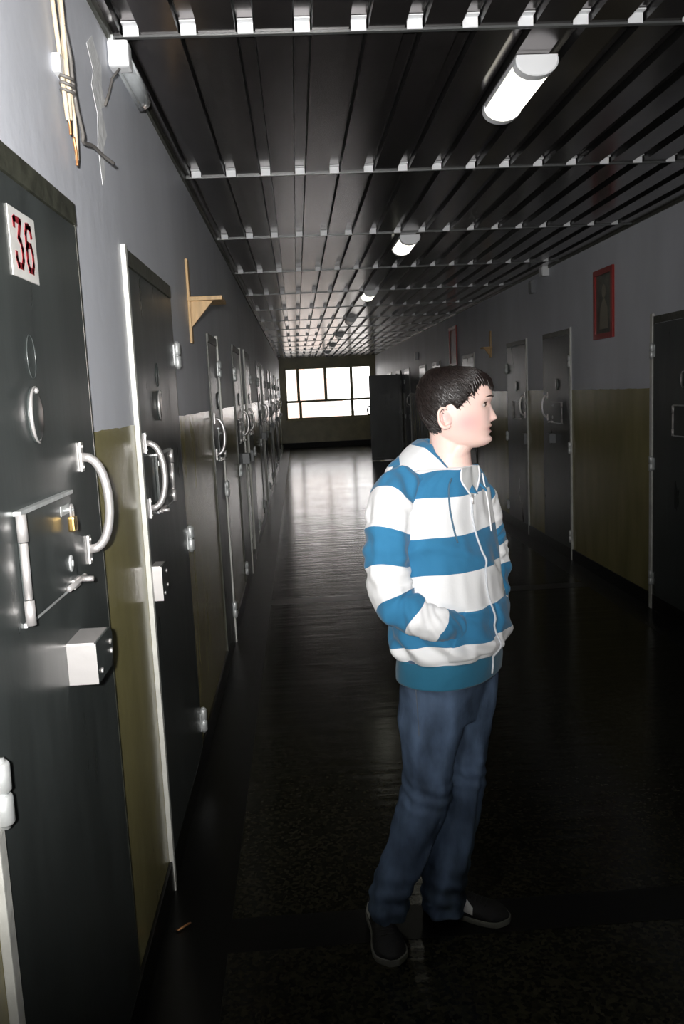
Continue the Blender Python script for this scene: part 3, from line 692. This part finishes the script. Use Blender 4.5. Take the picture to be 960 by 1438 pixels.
# hair: cap following the skull with a hairline, plus tufts
M['hair'] = mat('dark_brown_hair', (.011, .007, .006), .42, bump=.6, bscale=160, bdist=.002, stretch=(.25, 1, 1), spec=.5, var=.4, vscale=120)
def hairline(th):
    """lowest hair height for angle th (0 = face, pi = nape)"""
    a = abs(((th+PI) % (2*PI))-PI)
    py = cat1([0, .35, .7, .95, 1.15, 1.32, 1.45, 1.62, 1.8, 2.0, 2.3, 2.7, 3.15], [539, 538, 538, 545, 556, 568, 573, 566, 568, 584, 600, 605, 606], a)
    return hz_(py)
def hair_off(z, th):
    zl = hairline(th); d = z-zl
    k = max(-1, min(1, d/.012)); kk = max(0, min(1, d/.075))
    return -.004+(.0062*(k+1)/2*1.3)+.0085*kk**.7+.0012*noise.noise(Vector((math.cos(th)*9, math.sin(th)*9, z*30)))*(k > 0)
hm = MB(); hm.smooth = True
zt0, zt1 = hz_(608), HZ[-1]-.0002
rings = []
for i in range(91):
    z = zt0+(zt1-zt0)*(1-(1-i/90)**1.15)
    ring = []
    for k in range(112):
        th = 2*PI*k/112; of = hair_off(z, th); p = head_pt(z, th, 0)
        cen = HC+HF*(hu(638, 560))+Vector((0, 0, -.01))
        nrm = (p-cen); nrm.z *= .9; nrm.normalize()
        ring.append(p+nrm*of)
    rings.append(ring)
hm.loft(rings)
# tufts
def surf(z, th, extra):
    p = head_pt(z, th, 0); cen = HC+HF*(hu(638, 560))+Vector((0, 0, -.01)); nrm = p-cen; nrm.normalize(); return p+nrm*extra
rnd = random.Random(3)
for i in range(2600):
    th = rnd.uniform(0, 2*PI); z = rnd.uniform(hairline(th)-.002, zt1)
    d = z-hairline(th); of = max(.0005, hair_off(z, th))
    a = abs(((th+PI) % (2*PI))-PI)
    L_ = rnd.uniform(.012, .03) if d > .02 else rnd.uniform(.006, .012)
    # combed forward over the brow, downward at sides and back
    dth = (-1 if ((th+PI) % (2*PI))-PI > 0 else 1)*(L_/.075)*(.8 if a > .4 else .1)*rnd.uniform(.4, 1)
    dz = -L_*rnd.uniform(.5, .95)
    if d < .012: dz *= .6; dth *= .4
    pts = [surf(min(zt1, z+dz*t), th+dth*t, of*(1-.0*t)+.0014+(.002*math.sin(PI*t))) for t in (0, .5, 1)]
    hm.tube(pts, [.0011, .0013, .0003], 4, False)
# fringe spikes hanging on the forehead
for i in range(60):
    th = rnd.uniform(-1.15, 1.15); zl = hairline(th)
    ln = rnd.uniform(.006, .024)*(1.15 if abs(th) < .5 else .6)
    pts = [surf(zl+.016, th, .010), surf(zl+.002, th*.98, .0085), surf(zl-ln*.6, th*.95, .006), surf(zl-ln, th*.92, .0035)]
    hm.tube(pts, [.0055, .0052, .0032, .0004], 6, False)
hair = hm.build('hair', M['hair'], person)

# ---- hoodie
mb_ = mb
hoodie = mb_.build('hoodie', tm, person); setattr_(hoodie, 't', ta)
def sleeve(ctrl, name, flip=1, seed=0):
    P_ = [at(x, y, Y) for x, y, Y, r in ctrl]; R_ = [c[3] for c in ctrl]
    n = len(P_); S = 18; cs = []; rs = []; ts = []
    for i in range(n-1):
        a = P_[max(i-1, 0)]; b = P_[i]; c = P_[i+1]; d = P_[min(i+2, n-1)]
        for k in range(S+(1 if i == n-2 else 0)):
            t = k/S; cs.append(.5*((2*b)+(c-a)*t+(2*a-5*b+4*c-d)*t*t+(3*b-a-3*c+d)*t**3)); rs.append(R_[i]*(1-t)+R_[i+1]*t); ts.append((i+t)/(n-1))
    NS = 56; rings = []; tv = []
    ref = Vector((.3, -1, .1)).normalized()
    for i, p in enumerate(cs):
        tg = (cs[min(i+2, len(cs)-1)]-cs[max(i-2, 0)]).normalized()
        nx = (ref-tg*ref.dot(tg)).normalized(); ny = tg.cross(nx); ring = []
        for k in range(NS):
            a = 2*PI*k/NS; q = nx*math.cos(a)+ny*math.sin(a)
            w = .009*noise.noise(Vector((q.x*2, q.y*2, i*.09+seed)))+.008*noise.noise(Vector((q.x*1.2+5, q.y*1.2, i*.22+seed+q.z*2)))
            eb = ts[i]*(n-1)
            w += .0035*math.sin(i*.55+2*a)*math.exp(-((eb-4.2)/1.0)**2)
            if ts[i] > .97: w *= .3
            ring.append(p+q*(rs[i]+w)); tv.append(min(.999, max(0, ts[i]+.010*math.sin(2*a+seed))))
        rings.append(ring)
    m_ = MB(); m_.smooth = True; m_.loft(rings); o = m_.build(name, cloth('sleeve_fleece', [(0, BLUE)]+[((k+1)/(n-1), (WHITE, BLUE)[k % 2]) for k in range(n-2)]), hoodie)
    setattr_(o, 't', tv); return o
sleeve([(574, 672, 2.43, .050), (552, 700, 2.385, .066), (545, 744, 2.365, .067), (544, 795, 2.345, .065), (553, 841, 2.325, .062), (582, 864, 2.30, .056), (614, 876, 2.30, .048), (640, 879, 2.34, .040)], 'sleeve', 1, 0)
sleeve([(655, 680, 2.56, .045), (671, 700, 2.60, .058), (681, 738, 2.63, .058), (686, 762, 2.64, .057), (690, 790, 2.645, .055), (691, 840, 2.63, .053), (686, 872, 2.56, .048), (676, 885, 2.48, .040)], 'sleeve', 1, 9)
# pocket pouches on the lower front, one each side of the zip
for sd in (1, -1):
    pk = MB(); pk.smooth = True; pa = []; rows_ = []
    for i in range(31):
        z = .900+.150*i/30; lim0 = .07; lim1 = .95-(.45*max(0, (i-8)/22)); row = []
        for k in range(31):
            th = sd*(lim0+(lim1-lim0)*k/30); edge = min(i/2, (30-i)/2, k/2, (30-k)/2, 1)
            row.append(torso_pt(z, th, fold(z, th)-.002+.009*max(0, edge))); pa.append(torso_t(z, th))
        rows_.append(row)
    pk.loft(rows_, caps=False, closed=False); pko = pk.build('pocket', tm, hoodie); setattr_(pko, 't', pa)
# zip, placed on the front line, and its pull
def front(z, th=0, off=.004): return torso_pt(z, th, fold(z, th)+off)
M['zip'] = mat('pale_zip_tape', (.62, .64, .68), .5, bump=.4, bscale=200); M['piping'] = mat('white_piping', (.80, .80, .82), .6)
m_ = MB(); pts = [front(.83+.54*i/60, 0, .004) for i in range(61)]
m_.tube(pts, .0032, 8); zo = m_.build('zip', M['zip'], hoodie)
m_ = MB(); m_.tube([front(1.372, .0, .008), front(1.345, .02, .012)], .003, 8); m_.build('zip_pull', M['steel'], hoodie)
# T-shirt seen in the open neck
M['tee'] = mat('grey_tee', (.55, .56, .56), .8, bump=.3, bscale=150, bdist=.001)
m_ = MB(); m_.smooth = True; rows_ = []
for i in range(13):
    z = 1.372+.078*i/12; wd = .04+.34*(i/12)
    rows_.append([torso_pt(z, wd*(k/8-1), .007+fold(z, wd*(k/8-1))) if k < 17 else None for k in range(17)])
m_.loft(rows_, caps=False, closed=False); m_.build('tshirt', M['tee'], person)
# collar / hood: thick fold from the V round the back of the neck
hd = MB(); hd.smooth = True
HB = cloth('hood_fleece', [(0, BLUE), (.80, WHITE)])
NH = 80; rings = []; hatt = []
cc = Vector((.437, 2.50, 0)); ph = math.radians(44); Fv = Vector((math.cos(ph), -math.sin(ph), 0)); Sv = Vector((Fv.y, -Fv.x, 0))
for i in range(NH+1):
    t = i/NH; a = math.radians(14)+math.radians(332)*t          # angle from the front, round his right side
    back = (1-math.cos(a))/2
    rad_f = .078+.040*back**1.6; rad_s = .082+.012*back
    cen = cc+Fv*(rad_f*math.cos(a))+Sv*(rad_s*math.sin(a))
    cen.z = 1.392+.085*min(1, back*1.55)**.8
    if back < .12: cen += Fv*(.12-back)*.22
    out = (Fv*math.cos(a)+Sv*math.sin(a)).normalized()
    w = .012+.042*back**1.5; h_ = .030+.026*back
    tilt = .75-.35*back
    ring = []
    for k in range(28):
        b = 2*PI*k/28; x_ = w*math.cos(b); y_ = h_*math.sin(b)
        wob_ = 1+.12*noise.noise(Vector((a*2.5, math.cos(b)*1.3, math.sin(b)*1.3)))
        q = cen+(out*(x_*math.cos(tilt)-y_*(-1)*(-math.sin(tilt)))+Vector((0, 0, 1))*(x_*-math.sin(tilt)*.6+y_*math.cos(tilt)))*wob_
        ring.append(q); hatt.append(.9 if (.16 < back and (math.cos(b) > .35 or math.sin(b) < -.2)) else .2)
    rings.append(ring)
hd.loft(rings); hood = hd.build('hood', HB, hoodie); setattr_(hood, 't', hatt)
# hood bag hanging behind the shoulders
hd = MB(); hd.smooth = True; rings = []; hatt = []
bc = cc-Fv*.125+Vector((0, 0, 1.452))
for j in range(25):
    la = PI*(j/24-.5)
    ring = []
    for k in range(48):
        lo = 2*PI*k/48; x_ = .060*math.cos(la)*math.cos(lo); y_ = .118*math.cos(la)*math.sin(lo); z_ = .050*math.sin(la)
        wv = 1+.16*noise.noise(Vector((x_*22, y_*22, z_*22+3)))
        ring.append(bc+(Fv*(x_-.0)+Sv*y_)*wv+Vector((0, 0, z_*wv-.30*abs(y_)*.55+.12*x_)))
        hatt.append(.9 if math.sin(la) < .42 else .2)
    rings.append(ring)
hd.loft(rings); hb2 = hd.build('hood', HB, hoodie); setattr_(hb2, 't', hatt)
# piping along the neck opening and the draw strings
m_ = MB()
for sgn in (1, -1):
    pts = [torso_pt(1.368+.080*i/12, sgn*(.03+.36*(i/12)), .009+fold(1.368+.080*i/12, sgn*(.03+.36*(i/12)))) for i in range(13)]
    m_.tube(pts, .0028, 8)
m_.build('neck_piping', M['piping'], hoodie)
M['cord'] = mat('blue_grey_cord', (.05, .12, .19), .7)
m_ = MB(); m_.tube(smoothpts([torso_pt(1.425, .52, .012), torso_pt(1.40, .50, .012), torso_pt(1.34, .47, .014), torso_pt(1.28, .44, .013), torso_pt(1.245, .42, .013)]), .0028, 8); m_.build('drawstring', M['cord'], hoodie)
m_ = MB(); m_.tube(smoothpts([torso_pt(1.425, -.42, .012), torso_pt(1.40, -.36, .012), torso_pt(1.34, -.30, .016), torso_pt(1.28, -.28, .014), torso_pt(1.255, -.27, .014)]), .0026, 8); m_.build('drawstring', M['piping'], hoodie)

# ---- jeans
M['denim'] = mat('blue_denim', (.070, .105, .170), .8, bump=.6, bscale=45, bdist=.004, var=.5, vscale=11, stretch=(1, 1, .5), spec=.2)
jm = MB(); jm.smooth = True
def leg(tab, seed, bx):
    ys = [t[0] for t in tab]; rings = []
    for i in range(111):
        py = ys[0]+(ys[-1]-ys[0])*i/110
        cx = cat1(ys, [t[1] for t in tab], py); Y_ = cat1(ys, [t[2] for t in tab], py); w = cat1(ys, [t[3] for t in tab], py); dd = cat1(ys, [t[4] for t in tab], py)
        c = at(cx, py, Y_); ring = []
        for k in range(64):
            a = 2*PI*k/64; q = Vector((w*math.cos(a), dd*math.sin(a), 0))
            s1 = noise.noise(Vector((math.cos(a)*1.5+seed, math.sin(a)*1.5, c.z*6)))*.016
            kn = math.exp(-((c.z-.47)/.06)**2); an = math.exp(-((c.z-.12)/.10)**2)
            s1 += .0035*kn*math.sin(c.z*150+3*a)+.0045*an*math.sin(c.z*105+2.3*math.sin(a+seed)+seed)
            s1 += .006*noise.noise(Vector((math.cos(a)*2+seed, math.sin(a)*2, c.z*16+math.cos(a)*1.5)))
            q *= 1+s1/max(w, .04); ring.append(c+q)
        rings.append(ring)
    return rings
jm.loft(leg([(925, 606, 2.46, .092, .100), (960, 603, 2.45, .101, .104), (1010, 603, 2.445, .097, .098), (1060, 601, 2.44, .086, .088), (1100, 600, 2.435, .077, .082), (1135, 594, 2.435, .079, .080), (1180, 577, 2.44, .076, .078), (1230, 557, 2.445, .068, .076), (1262, 549, 2.45, .064, .080), (1281, 549, 2.45, .062, .080)], 0, 1))
jm.loft(leg([(925, 652, 2.54, .090, .095), (960, 655, 2.54, .092, .096), (1010, 652, 2.535, .082, .090), (1060, 649, 2.53, .076, .083), (1100, 645, 2.52, .074, .078), (1150, 639, 2.51, .072, .075), (1200, 630, 2.50, .068, .072), (1250, 624, 2.50, .066, .076), (1277, 624, 2.50, .066, .076)], 7, 1))
jm.loft([[torso_pt(z, 2*PI*k/64, -.010-(.012 if z < .80 else 0)) if z >= .79 else torso_pt(.79, 2*PI*k/64, -.022-(.79-z)*.25)+Vector((0, 0, z-.79)) for k in range(64)] for z in (.90, .86, .82, .79, .76, .73, .70, .67)])
o = jm.build('jeans_tmp', M['dark']); md = o.modifiers.new('r', 'REMESH'); md.mode = 'VOXEL'; md.voxel_size = .006; md.use_smooth_shade = True
ms = o.modifiers.new('s', 'SMOOTH'); ms.factor = .5; ms.iterations = 3
bpy.context.view_layer.update(); dg = bpy.context.evaluated_depsgraph_get(); me2 = bpy.data.meshes.new_from_object(o.evaluated_get(dg)); me2.name = 'jeans'; bpy.data.objects.remove(o)
jeans = bpy.data.objects.new('jeans', me2); C.objects.link(jeans); me2.materials.clear(); me2.materials.append(M['denim']); me2.polygons.foreach_set('use_smooth', [True]*len(me2.polygons)); link(jeans, person)
# back pocket and side seam
M['seam'] = mat('seam_thread', (.10, .12, .15), .8)
m_ = MB(); m_.tube([at(562+(.0)*i, 965+(300)*i/12*.2, 2.45)+Vector((0, -.088, 0)) for i in range(2)], .001, 6)
sm_ = MB(); pts = []
for i in range(16):
    py = 962+i*13; pts.append(at(583+6*math.sin(i*.18), py, 2.45-.098+.018*(i/15)))
sm_.tube(pts, .0016, 6); sm_.build('side_seam', M['seam'], jeans)

# ---- shoes
M['shoe'] = mat('black_suede', (.010, .010, .011), .7, bump=.3, bscale=90); M['sole'] = mat('pale_rubber', (.16, .16, .14), .6); M['shoewhite'] = mat('white_leather', (.72, .72, .70), .5); M['lace'] = mat('black_lace', (.02, .02, .02), .7)
def shoe(heel, toe, side, tp):
    heel, toe = Vector((*heel, 0)), Vector((*toe, 0)); D = (toe-heel); Ln = D.length; D.normalize(); Sd = Vector((D.y, -D.x, 0))
    T = [0, .06, .18, .35, .5, .65, .8, .92, 1]; Wd = [.014, .029, .034, .033, .037, .046, .049, .038, .010]; Ht = [.05, .078, .088, .086, .078, .062, .050, .040, .024]
    m_ = MB(); m_.smooth = True; rings = []
    for i in range(41):
        t = i/40; w = cat1(T, Wd, t); hh = cat1(T, Ht, t); ring = []
        for k in range(25):
            a = PI*k/24; ring.append(heel+D*(Ln*t)+Sd*(w*math.cos(a)*(1 if math.sin(a) < .5 else 1))+Vector((0, 0, .018+(hh-.018)*math.sin(a)**.75)))
        rings.append(ring)
    m_.loft(rings); up = m_.build('shoe', M['shoe'], person)
    m_ = MB(); rings = []; m_.smooth = False
    for zz, s_ in ((.0, .98), (.004, 1.03), (.014, 1.04), (.019, 1.01)):
        ring = []
        for i in range(60):
            b = 2*PI*i/60; t = (1-math.cos(b))/2; w = cat1(T, Wd, t)*s_+.003
            ring.append(heel+D*(Ln*(t*1.03-.015))+Sd*(w*(1 if b < PI else -1)*(1 if .001 < t < .999 else 0))+Vector((0, 0, zz)))
        rings.append(ring)
    m_.loft(rings); m_.build('sole', M['sole'], up)
    m_ = MB(); m_.smooth = True; rings = []
    for i in range(9):                                            # white quarter panel on the outer side
        t = tp+.17*i/8; w = cat1(T, Wd, t); hh = cat1(T, Ht, t)
        rings.append([heel+D*(Ln*t)+Sd*side*((w+.003)*math.cos(a))+Vector((0, 0, .019+(hh-.016)*math.sin(a)**.75)) for a in [math.radians(8+4.2*j*(1-abs(i-4)/9)) for j in range(12)]])
    m_.loft(rings, caps=False, closed=False); m_.build('heel_panel', M['shoewhite'], up)
    m_ = MB()
    for j in range(5):
        t = .50+.06*j; w = cat1(T, Wd, t)*.45; hh = cat1(T, Ht, t)
        m_.tube([heel+D*(Ln*t)+Sd*(w*s_)+Vector((0, 0, hh*.98+.002*(1-abs(s_)))) for s_ in (-1, -.5, 0, .5, 1)], .0022, 6)
    m_.build('laces', M['lace'], up)
hx = at(549, 1285, 2.45).x
shoe((hx-.044, 2.545), (hx-.012, 2.275), 1, .16)
hx2 = at(624, 1280, 2.50).x
shoe((hx2-.055, 2.55), (hx2+.195, 2.44), 1, .44)
SKY, FLASH, FSIZE, FYAW, FPIT = 3.8, 600, 101, -14, 12

# ================================================================== light
w = bpy.data.worlds.new('sky'); bpy.context.scene.world = w; w.use_nodes = True
bg = w.node_tree.nodes['Background']; bg.inputs['Color'].default_value = (1, .965, .95, 1); bg.inputs['Strength'].default_value = SKY
# window light portal
pd = bpy.data.lights.new('window_portal', 'AREA'); pd.shape = 'RECTANGLE'; pd.size = WX1-WX0; pd.size_y = WZ1-WZ0
po = bpy.data.objects.new('window_portal', pd); C.objects.link(po); po.location = ((WX0+WX1)/2, Y1+.2, (WZ0+WZ1)/2)
po.rotation_euler = (-PI/2, 0, 0); pd.cycles.is_portal = True
# the camera's own flash, held beside the lens
fd = bpy.data.lights.new('camera_flash', 'SPOT'); fd.energy = FLASH; fd.color = (1, .985, .96); fd.spot_size = math.radians(FSIZE); fd.spot_blend = 1; fd.shadow_soft_size = .02
fo = bpy.data.objects.new('camera_flash', fd); C.objects.link(fo); fo.location = (-.04, -.16, 1.76)
dv = Vector((math.tan(math.radians(FYAW)), 1, math.tan(math.radians(FPIT))))
fo.rotation_euler = dv.to_track_quat('-Z', 'Y').to_euler()
sc = bpy.context.scene
sc.view_settings.view_transform = 'Standard'; sc.view_settings.look = 'None'; sc.view_settings.gamma = 1; sc.view_settings.use_curve_mapping = False
sc.view_settings.exposure = 0
sc.cycles.max_bounces = 8; sc.cycles.glossy_bounces = 5; sc.cycles.diffuse_bounces = 4
